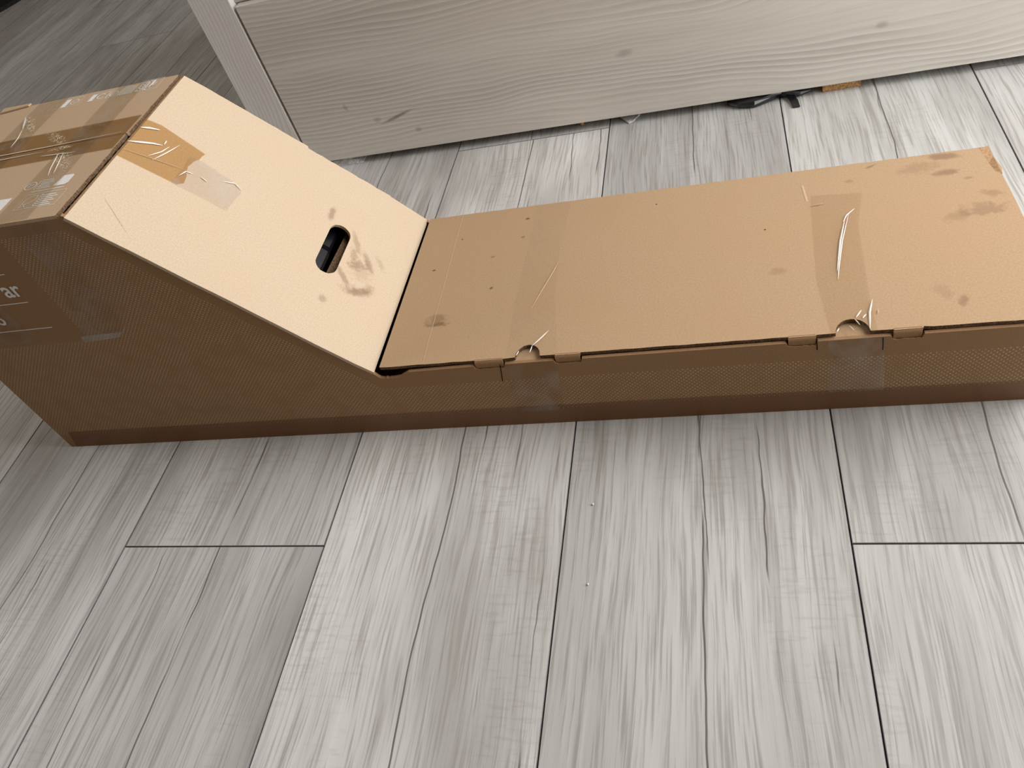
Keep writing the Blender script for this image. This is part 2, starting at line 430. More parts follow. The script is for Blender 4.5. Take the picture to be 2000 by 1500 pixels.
def add_plate(bm, loops, fn, t):
    """solid plate: loops = [outer, hole, ...] of 2-D points, fn maps (p, q, depth) to 3-D, t = thickness"""
    top = []
    for lp in loops:
        vs = [bm.verts.new(fn(a, b, 0.0)) for a, b in lp]
        es = [bm.edges.new((vs[i], vs[(i + 1) % len(vs)])) for i in range(len(vs))]
        top.append((vs, es))
    if len(loops) == 1:
        f1 = [bm.faces.new(top[0][0])]
    else:
        f1 = [g for g in bmesh.ops.triangle_fill(bm, edges=[e for _, es in top for e in es], use_beauty=True)['geom'] if isinstance(g, bmesh.types.BMFace)]
    if t:
        r = bmesh.ops.duplicate(bm, geom=f1)
        vm = r['vert_map']
        for lp, (vs, es) in zip(loops, top):
            for (a, b), v in zip(lp, vs):
                vm[v].co = Vector(fn(a, b, t))
        for vs, es in top:
            n = len(vs)
            for i in range(n):
                a, b = vs[i], vs[(i + 1) % n]
                bm.faces.new((a, b, vm[b], vm[a]))


def plate(name, loops, fn, t, mat, parent, edge=None):
    bm = bmesh.new()
    add_plate(bm, loops, fn, t)
    if edge:
        bm.normal_update()
        o_, px_, py_ = (Vector(fn(*q, 0.0)) for q in ((0.0, 0.0), (1.0, 0.0), (0.0, 1.0)))
        nrm = (px_ - o_).cross(py_ - o_).normalized()
        for f in bm.faces:
            f.material_index = 0 if abs(f.normal.dot(nrm)) > 0.7 else 1
    return link(name, bm, mat, parent, [mat, edge] if edge else None)


def rough_line(p, q, n, amp, seed=0):
    """points from p to q (q left out) with small sideways wander"""
    out = []
    dx, dy = q[0] - p[0], q[1] - p[1]
    ln = math.hypot(dx, dy) or 1
    rr = random.Random(seed)
    for i in range(n):
        k = i / n
        a = 0 if i == 0 else (rr.random() - 0.5) * 2 * amp
        out.append((p[0] + dx * k - dy / ln * a, p[1] + dy * k + dx / ln * a))
    return out


def ribbon(bm, pts, w, fn, lift=0.0006):
    """a raised crease: a low tent of three points across, tapered at both ends"""
    n = len(pts)
    rows = []
    for i, (a, b) in enumerate(pts):
        p0, p1 = pts[max(i - 1, 0)], pts[min(i + 1, n - 1)]
        dx, dy = p1[0] - p0[0], p1[1] - p0[1]
        ln = math.hypot(dx, dy) or 1
        k = math.sin(math.pi * (0.06 + 0.88 * i / (n - 1)))
        nx, ny = -dy / ln * w * k / 2, dx / ln * w * k / 2
        rows.append([bm.verts.new(fn(a + nx, b + ny, -0.0003)), bm.verts.new(fn(a, b, -0.0003 - lift * k)), bm.verts.new(fn(a - nx, b - ny, -0.0003))])
    for r0, r1 in zip(rows, rows[1:]):
        for j in range(2):
            bm.faces.new((r0[j], r0[j + 1], r1[j + 1], r1[j]))


def stroke(bm, pts, w, fn, closed=False, d=-0.00025):
    n = len(pts)
    rows = []
    for i, (a, b) in enumerate(pts):
        p0 = pts[(i - 1) % n] if closed else pts[max(i - 1, 0)]
        p1 = pts[(i + 1) % n] if closed else pts[min(i + 1, n - 1)]
        dx, dy = p1[0] - p0[0], p1[1] - p0[1]
        ln = math.hypot(dx, dy) or 1
        nx, ny = -dy / ln * w / 2, dx / ln * w / 2
        rows.append((bm.verts.new(fn(a + nx, b + ny, d)), bm.verts.new(fn(a - nx, b - ny, d))))
    rng = range(n) if closed else range(n - 1)
    for i in rng:
        r0, r1 = rows[i], rows[(i + 1) % n]
        bm.faces.new((r0[0], r0[1], r1[1], r1[0]))


def circ(cx, cy, r, n=20, a0=0.0, a1=360.0, ry=None):
    full = abs(a1 - a0) >= 360
    m = n if full else n + 1
    return [(cx + r * math.cos(math.radians(a0 + (a1 - a0) * i / n)), cy + (ry or r) * math.sin(math.radians(a0 + (a1 - a0) * i / n))) for i in range(m)]


def rect(x0, x1, y0, y1):
    return [(x0, y0), (x1, y0), (x1, y1), (x0, y1)]


def fill(bm, pts, fn, d=-0.00025):
    bm.faces.new([bm.verts.new(fn(a, b, d)) for a, b in pts])


# ------------------------------------------------------------------ setting: floor of separate boards, walls, window
FX0, FX1, FY0, FY1 = -2.52, 1.96, -2.0, 3.2
bm = bmesh.new()
add_box(bm, FX0, FX1, FY0, FY1, -0.05, -0.006)
floor = link('floor', bm, MAT['subfloor'])
tag(floor, 'grey wood-grain laminate floor', kind='structure')
PW, PL, GAP = 0.28, 1.38, 0.0006
OFFS = {0: 0.0, 1: 0.82, 2: 0.404}


def plank_mesh(length):
    b = bmesh.new()
    add_box(b, -PW / 2 + GAP, PW / 2 - GAP, -length / 2 + GAP, length / 2 - GAP, -0.008, 0.0)
    es = [e for e in b.edges if all(v.co.z > -0.001 for v in e.verts)]
    bmesh.ops.bevel(b, geom=es, offset=0.0006, segments=1, affect='EDGES')
    b.normal_update()
    for f in b.faces:
        f.material_index = 0 if abs(f.normal.z) > 0.95 else 1
    me = bpy.data.meshes.new('plank')
    b.to_mesh(me)
    b.free()
    me.materials.append(MAT['plank'])
    me.materials.append(MAT['subfloor'])
    return me


PM = {}
rp = random.Random(19)
for k in range(-9, 7):
    y = OFFS[k % 3] - 2 * PL - PL
    while y < FY1:
        a, b_ = max(y, FY0), min(y + PL, FY1)
        if b_ - a > 0.05:
            key = round(b_ - a, 3)
            if key not in PM:
                PM[key] = plank_mesh(b_ - a)
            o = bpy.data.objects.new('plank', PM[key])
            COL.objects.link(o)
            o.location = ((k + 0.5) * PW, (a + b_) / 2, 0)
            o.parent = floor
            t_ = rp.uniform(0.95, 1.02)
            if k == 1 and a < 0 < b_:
                t_ = 1.23  # a paler board, lifted further to make up for dim light here
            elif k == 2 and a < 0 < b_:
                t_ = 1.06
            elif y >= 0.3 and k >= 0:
                t_ *= 0.92 if k < 3 else 0.84  # boards behind the box darkened to offset strong window light
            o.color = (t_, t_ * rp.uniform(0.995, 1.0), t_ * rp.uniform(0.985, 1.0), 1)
        y += PL

CEIL = 2.5


def structure(name, boxes, mat):
    b = bmesh.new()
    for bx in boxes:
        add_box(b, *bx)
    return tag(link(name, b, mat), kind='structure')


structure('wall_left', [(FX0 - 0.1, FX0, FY0, WN2_Y0, 0.0, CEIL), (FX0 - 0.1, FX0, WN2_Y1, FY1, 0.0, CEIL),
                        (FX0 - 0.1, FX0, WN2_Y0, WN2_Y1, 0.0, WN2_Z0), (FX0 - 0.1, FX0, WN2_Y0, WN2_Y1, WN2_Z1, CEIL)], MAT['wall'])
structure('wall_back', [(FX0, FX1, FY1, FY1 + 0.1, 0.0, CEIL)], MAT['wall'])
structure('wall_front', [(FX0, FX1, FY0 - 0.1, FY0, 0.0, CEIL)], MAT['wall'])
structure('wall_right', [(FX1, FX1 + 0.1, FY0, WIN_Y0, 0.0, CEIL), (FX1, FX1 + 0.1, WIN_Y1, FY1, 0.0, CEIL),
                         (FX1, FX1 + 0.1, WIN_Y0, WIN_Y1, 0.0, WIN_Z0), (FX1, FX1 + 0.1, WIN_Y0, WIN_Y1, WIN_Z1, CEIL)], MAT['wall'])
structure('ceiling', [(FX0, FX1, FY0, FY1, CEIL, CEIL + 0.1)], MAT['ceiling'])


def window(name, x0, y0, y1, z0, z1):
    b = bmesh.new()
    ym = (y0 + y1) / 2
    for bx in ((y0, y0 + 0.05, z0, z1), (y1 - 0.05, y1, z0, z1), (y0 + 0.05, y1 - 0.05, z0, z0 + 0.05),
               (y0 + 0.05, y1 - 0.05, z1 - 0.05, z1), (ym - 0.03, ym + 0.03, z0 + 0.05, z1 - 0.05)):
        add_box(b, x0, x0 + 0.06, *bx)
    tag(link(name, b, MAT['white_frame']), kind='structure')


window('window_1', FX1 + 0.02, WIN_Y0, WIN_Y1, WIN_Z0, WIN_Z1)
window('window_2', FX0 - 0.08, WN2_Y0, WN2_Y1, WN2_Z0, WN2_Z1)

# ------------------------------------------------------------------ bed with drawer, along the back
bed = empty('bed', (-0.0160, 0.8300, 0.0), -0.0150)
tag(bed, 'pale grey wood-grain bed frame with wide drawer panel behind the cardboard box', 'bed')
bm = bmesh.new()
add_box(bm, -0.0790, -0.0052, 0.0006, 0.0700, 0.0, 0.60, 0.0012)
link('leg', bm, MAT['wood_z'], bed)
bm = bmesh.new()
add_box(bm, 0.0, 1.86, 0.0, 0.018, 0.0155, 0.3175, 0.0010)
drawer = link('drawer', bm, MAT['wood_x'], bed)
bm = bmesh.new()
add_box(bm, 0.03, 1.83, 0.0185, 0.60, 0.035, 0.26)
link('drawer_box', bm, MAT['wood_x'], drawer)
for bx in ((0.10, 0.14), (1.70, 1.74)):
    bm = bmesh.new()
    add_box(bm, bx[0], bx[1], 0.05, 0.09, 0.0, 0.0345)
    link('castor', bm, MAT['foam'], drawer)
bm = bmesh.new()
add_box(bm, -0.0050, 1.862, 0.0150, 0.0400, 0.3190, 0.50, 0.0010)
link('side_rail', bm, MAT['wood_x'], bed)
bm = bmesh.new()
add_box(bm, -0.07, 1.93, 0.9, 0.97, 0.0, 0.50, 0.001)
link('far_rail', bm, MAT['wood_x'], bed)
bm = bmesh.new()
add_box(bm, -0.075, -0.004, 0.0705, 0.899, 0.10, 0.56, 0.001)
link('end_board', bm, MAT['wood_z'], bed)
bm = bmesh.new()
add_box(bm, 1.863, 1.94, 0.0006, 0.0700, 0.0, 0.60, 0.0012)
link('leg', bm, MAT['wood_z'], bed)
bm = bmesh.new()
add_box(bm, 0.002, 1.86, 0.0405, 0.899, 0.35, 0.63, 0.03, 3)
link('mattress', bm, MAT['mattress'], bed)

# ------------------------------------------------------------------ the cardboard box
box = empty('cardboard_box', (BOX_X, BOX_Y, 0.0), 0.0)
tag(box, 'long brown cardboard box with a tall sloped end, taped, lying on the floor', 'box')
T = 0.0042
A, S, H, h, D, L = BOX_A, BOX_S, BOX_H, BOX_h, BOX_D, BOX_L
RIM = 0.1062                         # top of the front wall along the lid
fFront = lambda u, z, d: (u, d, z)
fBack = lambda u, z, d: (u, D - d, z)
ZL = 0.1112                          # lid surface
fLid = lambda u, v, d: (u, v, ZL - d)
fTop = lambda u, v, d: (u, v, H - d)
cs, sn = S / SLOPE, (H - h) / SLOPE
fSlope = lambda t, v, d: (A + t * cs - d * sn, v, H - t * sn - d * cs)

# front wall: outline with the stepped lid seats, torn end and slots
tabs = [(0.654, 0.687), (0.7465, 0.774), (0.9864, 1.0122), (1.0827, 1.1081)]
prof = [(0.0, 0.0), (L, 0.0), (L, RIM)]
for (a, b) in reversed(tabs):
    prof += [(b + 0.002, RIM), (b + 0.0005, RIM - 0.0045)] + rough_line((b, RIM - 0.0055), (a, RIM - 0.0055), 9, 0.0007, int(a * 1000)) + [(a - 0.0005, RIM - 0.0045), (a - 0.002, RIM)]
prof += [(0.572, RIM - 0.0015), (0.562, RIM - 0.007)] + rough_line((0.560, RIM - 0.0085), (0.536, RIM - 0.010), 9, 0.0009, 5) + \
        [(0.534, RIM - 0.0085), (A + S - 0.006, h + 0.003), (A + 0.002, H - 0.003), (A - 0.001, H - 0.0008), (A - 0.006, H - 0.0045), (0.0, H - 0.0045)]
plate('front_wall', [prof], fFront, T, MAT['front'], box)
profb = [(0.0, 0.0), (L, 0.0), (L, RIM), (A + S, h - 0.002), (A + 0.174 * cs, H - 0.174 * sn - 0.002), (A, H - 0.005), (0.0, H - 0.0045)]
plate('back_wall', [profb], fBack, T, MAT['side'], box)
bm = bmesh.new()
add_box(bm, 0.0, T, T, D - T, T, H - 0.0045)
link('end_wall', bm, MAT['side'], box)
bm = bmesh.new()
add_box(bm, L - T, L, T, D - T, T, RIM)
link('end_wall', bm, MAT['side'], box)
bm = bmesh.new()
add_box(bm, T, L - T, T, D - T, 0.0006, 0.0006 + T)
link('bottom', bm, MAT['side'], box)

# top: two flaps that meet along the middle
fl1 = [(0.0, 0.0004), (A - 0.0075, 0.0004)] + rough_line((A - 0.0072, 0.002), (A - 0.0062, 0.1555), 22, 0.0008, 11) + [(A - 0.0080, 0.1560), (0.0, 0.1560)]
fl2 = [(0.0, 0.1572), (A - 0.0075, 0.1572)] + rough_line((A - 0.0050, 0.1590), (A - 0.0035, D - 0.001), 20, 0.0008, 12) + [(A - 0.004, D - 0.0004), (0.0, D - 0.0004)]
for fl in (fl1, fl2):
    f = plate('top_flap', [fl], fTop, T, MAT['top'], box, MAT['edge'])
    for p in f.data.polygons:
        if abs(p.normal.y) > 0.7:
            p.material_index = 0
bm = bmesh.new()                      # the fold of the near flap over the back left corner
add_plate(bm, [[(0.0, D - 0.010), (0.045, D - 0.004), (0.046, D + 0.0015), (-0.002, D + 0.003)]], lambda u, v, d: (u, v, H + 0.0022 - d), 0.0018)
link('corner_flap', bm, MAT['top'], box)
# board seen edge-on in the gap between the top and the slope
bm = bmesh.new()
b0 = []
rr = random.Random(3)
n = 90
for i in range(n + 1):
    v = T + (D - 2 * T) * i / n
    k = 0.0011 if i % 2 else -0.0011
    b0.append([bm.verts.new((A - 0.0042 + k, v, H - 0.0032 - rr.random() * 0.0016)), bm.verts.new((A - 0.0042 + k, v, H - 0.016))])
for p, q in zip(b0, b0[1:]):
    bm.faces.new((p[0], q[0], q[1], p[1]))
link('fluted_edge', bm, MAT['edge'], box)
bm = bmesh.new()
add_box(bm, A - 0.0026, A - 0.0006, T, D - T, H - 0.018, H - 0.0032)
link('tuck_flap', bm, MAT['torn'], box)

# slope with the hand hole
hole = circ(0.2568, 0.1795, 0.0137, 12, 0, 180) + circ(0.2568, 0.1190, 0.0137, 12, 180, 360)
hole = [(p + 0.0006 * mnoise.noise(Vector((p * 400, q * 400, 0))), q + 0.0006 * mnoise.noise(Vector((p * 400, q * 400, 7)))) for p, q in hole]
out = [(0.0040, -0.0012)] + rough_line((0.02, -0.0012), (SLOPE - 0.004, -0.0012), 14, 0.0004, 21) + [(SLOPE - 0.003, 0.0)] + \
      [(SLOPE - 0.0030, 0.012), (SLOPE - 0.002, D - 0.012), (SLOPE - 0.004, D - 0.002), (0.298, D + 0.0010), (0.296, D + 0.0022)] + \
      rough_line((0.285, D + 0.0020), (0.176, D + 0.0008), 12, 0.0006, 22) + [(0.1735, D + 0.0008), (0.1715, D + 0.0040)] + \
      rough_line((0.165, D + 0.0040), (0.01, D + 0.0004), 16, 0.0004, 23) + [(0.0036, D - 0.0005)]
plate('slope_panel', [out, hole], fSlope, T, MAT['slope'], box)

plate('inner_flap', [[(0.2610, 0.085), (0.300, 0.085), (0.300, 0.235), (0.2655, 0.235)]], lambda t, v, d: fSlope(t, v, d + 0.016), 0.004, MAT['edge'], box)  # dark edge colour paints the shade inside the hand hole

# lid: half-round finger notches on its front edge, broken far corner
nx1, nx2 = (0.7012, 0.7295), (1.0310, 1.0625)
lidp = [(0.5365, 0.0050)] + rough_line((0.54, 0.0046), (0.650, 0.0044), 10, 0.0005, 31)
for (a, b) in (tabs[0],):
    lidp += [(a, 0.0042), (a + 0.001, 0.0030), (b, 0.0036)]
lidp += [(nx1[0] - 0.006, 0.0042), (nx1[0], 0.0046)]
cx, rx = sum(nx1) / 2, (nx1[1] - nx1[0]) / 2
lidp += circ(cx, 0.0050, rx, 14, 180, 0, ry=0.0175) + [(nx1[1] + 0.001, 0.0044)]
a, b = tabs[1]
lidp += [(a, 0.0042), (a + 0.001, 0.0030), (b, 0.0032), (b + 0.001, 0.0048)] + rough_line((b + 0.01, 0.0046), (tabs[2][0] - 0.003, 0.0040), 16, 0.0004, 33)
a, b = tabs[2]
lidp += [(a, 0.0040), (a + 0.001, 0.0030), (b, 0.0032), (b + 0.001, 0.0042), (nx2[0], 0.0044)]
cx, rx = sum(nx2) / 2, (nx2[1] - nx2[0]) / 2
lidp += circ(cx, 0.0046, rx, 14, 180, 0, ry=0.0180) + [(nx2[1] + 0.001, 0.0044)]
a, b = tabs[3]
lidp += [(a, 0.0040), (a + 0.001, 0.0028), (b, 0.0030), (b + 0.0015, 0.0052)] + rough_line((b + 0.01, 0.0040), (1.2305, 0.0030), 10, 0.0004, 34)
lidp += [(1.2310, 0.004)] + rough_line((1.2314, 0.03), (1.2295, 0.222), 9, 0.0005, 35) + [(1.2285, 0.232), (1.2235, 0.2385), (1.2205, 0.256), (1.2185, 0.2855)] + \
        rough_line((1.2, 0.2868), (0.545, 0.2880), 40, 0.0005, 36) + [(0.5365, 0.2885)]
plate('lid', [lidp], fLid, T, MAT['lid'], box, MAT['edge'])  # edge colour includes the shade along the lid's front edge
# torn corner, bent down a little
bm = bmesh.new()
tc = [(1.2190, 0.2855, 0.0), (1.2290, 0.2905, 0.0015), (1.2300, 0.2720, 0.0035), (1.2330, 0.2480, 0.0030), (1.2295, 0.2330, 0.0005), (1.2240, 0.2390, 0.0012), (1.2212, 0.2560, 0.0035)]
f1 = [bm.verts.new((u, v, ZL - 0.0002 - d)) for u, v, d in tc]
f2 = [bm.verts.new((u, v, ZL - 0.0032 - d)) for u, v, d in tc]
bm.faces.new(f1)
bm.faces.new(list(reversed(f2)))
for i in range(len(tc)):
    j = (i + 1) % len(tc)
    bm.faces.new((f1[i], f1[j], f2[j], f2[i]))
link('torn_corner', bm, MAT['torn'], box)
# pale flap under the notches (the front wall's inner board)
for (a, b) in (nx1, nx2):
    bm = bmesh.new()
    add_box(bm, a - 0.03, b + 0.03, T + 0.0004, 0.0262, RIM - 0.0042, RIM - 0.0008)
    link('inner_flap', bm, MAT['lid'], box)
# the four tuck tabs that bend from the lid down into the slots
for (a, b) in tabs:
    bm = bmesh.new()
    rows = []
    for i in range(6):
        an = math.radians(90 * i / 5)
        v = 0.0052 - 0.0042 * math.sin(an)
        z = ZL - 0.0044 * (1 - math.cos(an)) + 0.0002
        rows.append([(v, z), (v + 0.0012 * math.sin(an), z - 0.0012 * math.cos(an) - 0.0002)])
    rows.append([(0.0014, RIM - 0.0048), (0.0026, RIM - 0.0048)])
    vs = [[bm.verts.new((x, *r[k])) for k in (0, 1) for x in (a, b)] for r in rows]
    for r0, r1 in zip(vs, vs[1:]):
        for i0, i1 in ((0, 1), (3, 2), (2, 0), (1, 3)):
            bm.faces.new((r0[i0], r0[i1], r1[i1], r1[i0]))
    bm.faces.new((vs[0][0], vs[0][1], vs[0][3], vs[0][2]))
    bm.faces.new((vs[-1][0], vs[-1][2], vs[-1][3], vs[-1][1]))
    link('tuck_tab', bm, MAT['side'], box)
# knife slits beside the tabs
for pts in ([(0.6832, 0.1055), (0.6815, 0.093), (0.6790, 0.0785)], [(1.0733, 0.1050), (1.0740, 0.096), (1.0744, 0.0877)], [(1.0130, 0.1055), (1.0135, 0.099), (1.0137, 0.094)]):
    bm = bmesh.new()
    stroke(bm, pts, 0.0011, fFront)
    link('slit', bm, MAT['slit'], box)
# scored line across the lid
bm = bmesh.new()
pts = [(0.5857 + 0.0052 * k / 24 + 0.0006 * mnoise.noise(Vector((k * 0.9, 0, 0))), 0.286 - 0.280 * k / 24) for k in range(25)]
stroke(bm, pts, 0.0009, fLid, d=-0.0002)
link('score_line', bm, MAT['cracked'], box)
bm = bmesh.new()
stroke(bm, [(1.0239, 0.2560), (1.0248, 0.243), (1.0261, 0.2235)], 0.0026, fLid)
link('scratch', bm, MAT['cracked'], box)

# ---- tape
def jag(p, q, n, amp, seed):
    return rough_line(p, q, n, amp, seed)


def film(name, pts, fn, mat, d):
    bm = bmesh.new()
    bm.faces.new([bm.verts.new(fn(a, b, -d)) for a, b in pts])
    return link(name, bm, MAT[mat], box)


film('brown_tape', [(0.0, 0.1245), (A - 0.008, 0.1250), (A - 0.007, 0.1970), (0.0, 0.1960)], fTop, 'brown_tape_top', 0.0006)
film('clear_tape', [(0.196, 0.001), (0.244, 0.001), (0.238, 0.293), (0.193, 0.293)], fTop, 'clear_tape_top', 0.0009)
film('clear_tape', [(0.074, 0.001), (0.122, 0.001), (0.112, 0.293), (0.064, 0.293)], fTop, 'clear_tape_top', 0.0011)
film('brown_tape', [(0.0035, 0.1125), (0.0700, 0.1165)] + jag((0.0755, 0.124), (0.0680, 0.1560), 7, 0.0014, 41) + jag((0.0700, 0.158), (0.0765, 0.1915), 5, 0.0016, 42) + [(0.0200, 0.1915), (0.0035, 0.1880)],
     fSlope, 'brown_tape', 0.0006)
film('clear_tape', [(0.0640, 0.1150), (0.1000, 0.1170), (0.1290, 0.1165), (0.1300, 0.1300), (0.1325, 0.1560)] + jag((0.118, 0.166), (0.0700, 0.1720), 6, 0.0008, 43) + jag((0.0640, 0.1700), (0.0660, 0.1180), 6, 0.0014, 44),
     fSlope, 'hazy_tape', 0.0009)
# lid and front strips, in two runs each
film('clear_tape', [(0.6905, 0.0046), (0.7500, 0.0046), (0.7365, 0.098), (0.7325, 0.200), (0.7390, 0.2870), (0.6915, 0.2875), (0.6905, 0.2050), (0.6885, 0.100)], fLid, 'faint_tape', 0.0006)
film('clear_tape', [(1.0265, 0.0046), (1.0690, 0.0046), (1.0682, 0.0426), (1.0740, 0.1700), (1.0860, 0.2270), (1.0310, 0.2340), (1.0285, 0.2100), (1.0215, 0.0805)], fLid, 'clear_tape', 0.0006)
film('clear_tape', [(0.6890, 0.1085), (0.7480, 0.1085), (0.7440, 0.0700), (0.7400, 0.0240), (0.6830, 0.0240), (0.6850, 0.0600)], fFront, 'clear_tape_front', 0.0006)
film('clear_tape', [(1.0236, 0.1085), (1.0739, 0.1085), (1.0806, 0.0280), (1.0260, 0.0285)], fFront, 'clear_tape_front', 0.0006)
film('clear_tape', [(0.212, 0.3645), (0.264, 0.3645), (0.256, 0.320), (0.2555, 0.260), (0.2585, 0.2300), (0.2540, 0.2170), (0.2400, 0.2010), (0.1800, 0.1960), (0.1860, 0.2120), (0.2000, 0.25), (0.222, 0.300), (0.216, 0.340)], fFront, 'clear_tape_front', 0.0006)
film('clear_tape', [(0.040, 0.205), (0.117, 0.206), (0.1165, 0.235), (0.1100, 0.272), (0.06, 0.300), (0.04, 0.300)], fFront, 'clear_tape_front', 0.0006)
film('brown_tape', [(0.010, 0.0004), (L, 0.0004), (L, 0.0295), (0.9, 0.0325), (0.4, 0.0338), (0.020, 0.0335)], fFront, 'base_tape', 0.0004)
film('tape_fold', [(0.184, 0.208), (0.2460, 0.2090), (0.2585, 0.2230), (0.2510, 0.2120), (0.236, 0.2010), (0.181, 0.1975)], fFront, 'hazy_tape', 0.0011)


def creases(name, runs, fn, w, mat='crease', lift=0.0005):
    for pts in runs:
        bm = bmesh.new()
        q = []
        for (p0, p1) in zip(pts, pts[1:]):
            for i in range(4):
                q.append((p0[0] + (p1[0] - p0[0]) * i / 4, p0[1] + (p1[1] - p0[1]) * i / 4))
        q.append(pts[-1])
        ribbon(bm, q, w, lambda a, b, d: fn(a, b, d - 0.0009), lift)
        link(name, bm, MAT[mat], box)


creases('tape_crease_glint', [[(0.004, 0.1700), (0.012, 0.1768), (0.0215, 0.1822)], [(0.0030, 0.1400), (0.012, 0.1470), (0.0240, 0.1560), (0.0340, 0.1615)]], fSlope, 0.0026)
creases('tape_crease_glint', [[(0.0350, 0.1322), (0.0420, 0.1540), (0.0482, 0.1760)], [(0.0290, 0.1350), (0.0370, 0.1510), (0.0405, 0.1650)], [(0.0345, 0.1635), (0.0342, 0.1720)],
                        [(0.0665, 0.1300), (0.0700, 0.1420), (0.0780, 0.1440)], [(0.0860, 0.1460), (0.0950, 0.1440)], [(0.108, 0.157), (0.121, 0.1645), (0.1318, 0.1590)]], fSlope, 0.0015)
creases('tape_crease_glint', [[(0.0035, 0.1250), (0.030, 0.1330), (0.0680, 0.1435)]], fSlope, 0.0008, 'cracked', 0.0003)
creases('tape_crease_glint', [[(0.064, 0.2563), (0.074, 0.238), (0.0844, 0.2191)]], fTop, 0.0034)
creases('tape_crease_glint', [[(0.0844, 0.2191), (0.094, 0.195), (0.0977, 0.174)], [(0.1971, 0.1364), (0.201, 0.125), (0.2090, 0.1000), (0.2156, 0.0853)], [(0.205, 0.135), (0.214, 0.110), (0.2215, 0.088)],
                        [(0.020, 0.158), (0.10, 0.1565), (0.170, 0.1570), (0.2750, 0.1600)], [(0.03, 0.147), (0.10, 0.1455), (0.168, 0.1462)], [(0.17, 0.136), (0.225, 0.131)]], fTop, 0.0013)
creases('tape_crease_glint', [[(0.7190, 0.0190), (0.7275, 0.0300), (0.7360, 0.0420)]], fLid, 0.0022)
creases('tape_crease_glint', [[(1.0738, 0.1985), (1.0640, 0.1880), (1.0590, 0.1765)], [(1.0665, 0.1900), (1.0540, 0.1436), (1.0455, 0.1016), (1.0425, 0.0820)], [(1.0515, 0.0230), (1.0580, 0.0330)], [(1.0575, 0.0215), (1.0615, 0.0270)]], fLid, 0.0016)
creases('tape_crease_glint', [[(1.0620, 0.0060), (1.0650, 0.0290), (1.0700, 0.0470)], [(1.0610, 0.1800), (1.0520, 0.1436), (1.0430, 0.0950)]], fLid, 0.0021)
creases('tape_crease_glint', [[(1.0720, 0.0260), (1.0735, 0.0330)], [(1.0290, 0.2130), (1.0440, 0.2150)], [(0.7100, 0.0800), (0.7190, 0.1100), (0.7300, 0.1450), (0.7345, 0.1640)]], fLid, 0.0012, 'cracked', 0.0003)
# glints of film stretched over the notches, shaped as white ribbons
creases('tape_crease_glint', [[(0.7180, 0.0090), (0.7195, 0.0200)], [(1.0320, 0.0050), (1.0345, 0.0100)], [(1.0440, 0.0130), (1.0480, 0.0050)], [(0.7030, 0.0060), (0.7050, 0.0130)], [(1.0500, 0.0220), (1.0540, 0.0120)]], fLid, 0.0012)

# ---- white print on the top flaps
def icon_frame(bm, x0, x1, y0, y1, w=0.0009):
    stroke(bm, rect(x0, x1, y0, y1), w, fTop, True)


def printed(name, build):
    bm = bmesh.new()
    build(bm)
    return link(name, bm, MAT['print'], box)


Y0, Y1 = 0.2665, 0.2845


def ic_solid_c(bm):                 # solid strip and a ring
    icon_frame(bm, 0.1560, 0.1840, Y0, Y1)
    fill(bm, rect(0.1566, 0.1640, Y0 + 0.0006, Y1 - 0.0006), fTop)
    stroke(bm, circ(0.1740, (Y0 + Y1) / 2, 0.0058, 18, 35, 325), 0.0016, fTop)


def ic_ring(bm):                    # ring with a bar
    icon_frame(bm, 0.1850, 0.2030, Y0, Y1)
    stroke(bm, circ(0.1940, (Y0 + Y1) / 2, 0.0062, 18), 0.0014, fTop, True)
    stroke(bm, [(0.1895, Y0 + 0.005), (0.1985, Y1 - 0.005)], 0.0014, fTop)


def ic_stripes(bm):                 # slanted stripes
    for i in range(8):
        x = 0.2040 + i * 0.0029
        stroke(bm, [(x, Y0), (x + 0.002, Y1 + 0.005)], 0.0013, fTop)
    stroke(bm, [(0.2035, Y0), (0.2270, Y0)], 0.0009, fTop)


def ic_bin(bm):                     # crossed-out bin
    x = 0.2380
    stroke(bm, [(x - 0.0085, Y0), (x + 0.0085, Y1 + 0.008)], 0.0015, fTop)
    stroke(bm, [(x + 0.0085, Y0), (x - 0.0085, Y1 + 0.008)], 0.0015, fTop)
    stroke(bm, [(x - 0.006, Y1 + 0.002), (x - 0.0042, Y0 + 0.002), (x + 0.0042, Y0 + 0.002), (x + 0.006, Y1 + 0.002)], 0.0016, fTop)
    stroke(bm, [(x - 0.0078, Y1 + 0.0045), (x + 0.0078, Y1 + 0.0045)], 0.0016, fTop)
    for k in (-0.002, 0.0, 0.002):
        stroke(bm, [(x + k, Y0 + 0.004), (x + k, Y1)], 0.0008, fTop)


def ic_box(bm):                     # framed panel with lines
    icon_frame(bm, 0.2300, 0.2630, Y0, Y1 + 0.010, 0.0008)
    fill(bm, rect(0.2480, 0.2520, Y0 + 0.003, Y1 + 0.007), fTop)
    stroke(bm, [(0.2475, Y0 + 0.002), (0.2560, Y1)], 0.0014, fTop)


def ic_left(bm):
    icon_frame(bm, 0.0930, 0.1420, 0.2640, 0.2860, 0.0008)
    fill(bm, rect(0.1130, 0.1215, 0.2650, 0.2850), fTop)
    stroke(bm, circ(0.1315, 0.2750, 0.0062, 18), 0.0012, fTop, True)
    stroke(bm, [(0.1280, 0.2760), (0.1310, 0.2730), (0.1350, 0.2790)], 0.0011, fTop)
    stroke(bm, [(0.0960, 0.2700), (0.1000, 0.2810), (0.1050, 0.2700), (0.1090, 0.2810)], 0.0009, fTop)


for nm, fnc in (('printed_mark', ic_solid_c), ('printed_mark', ic_ring), ('printed_mark', ic_stripes), ('printed_bin_mark', ic_bin), ('printed_panel', ic_box), ('printed_panel', ic_left)):
    printed(nm, fnc)


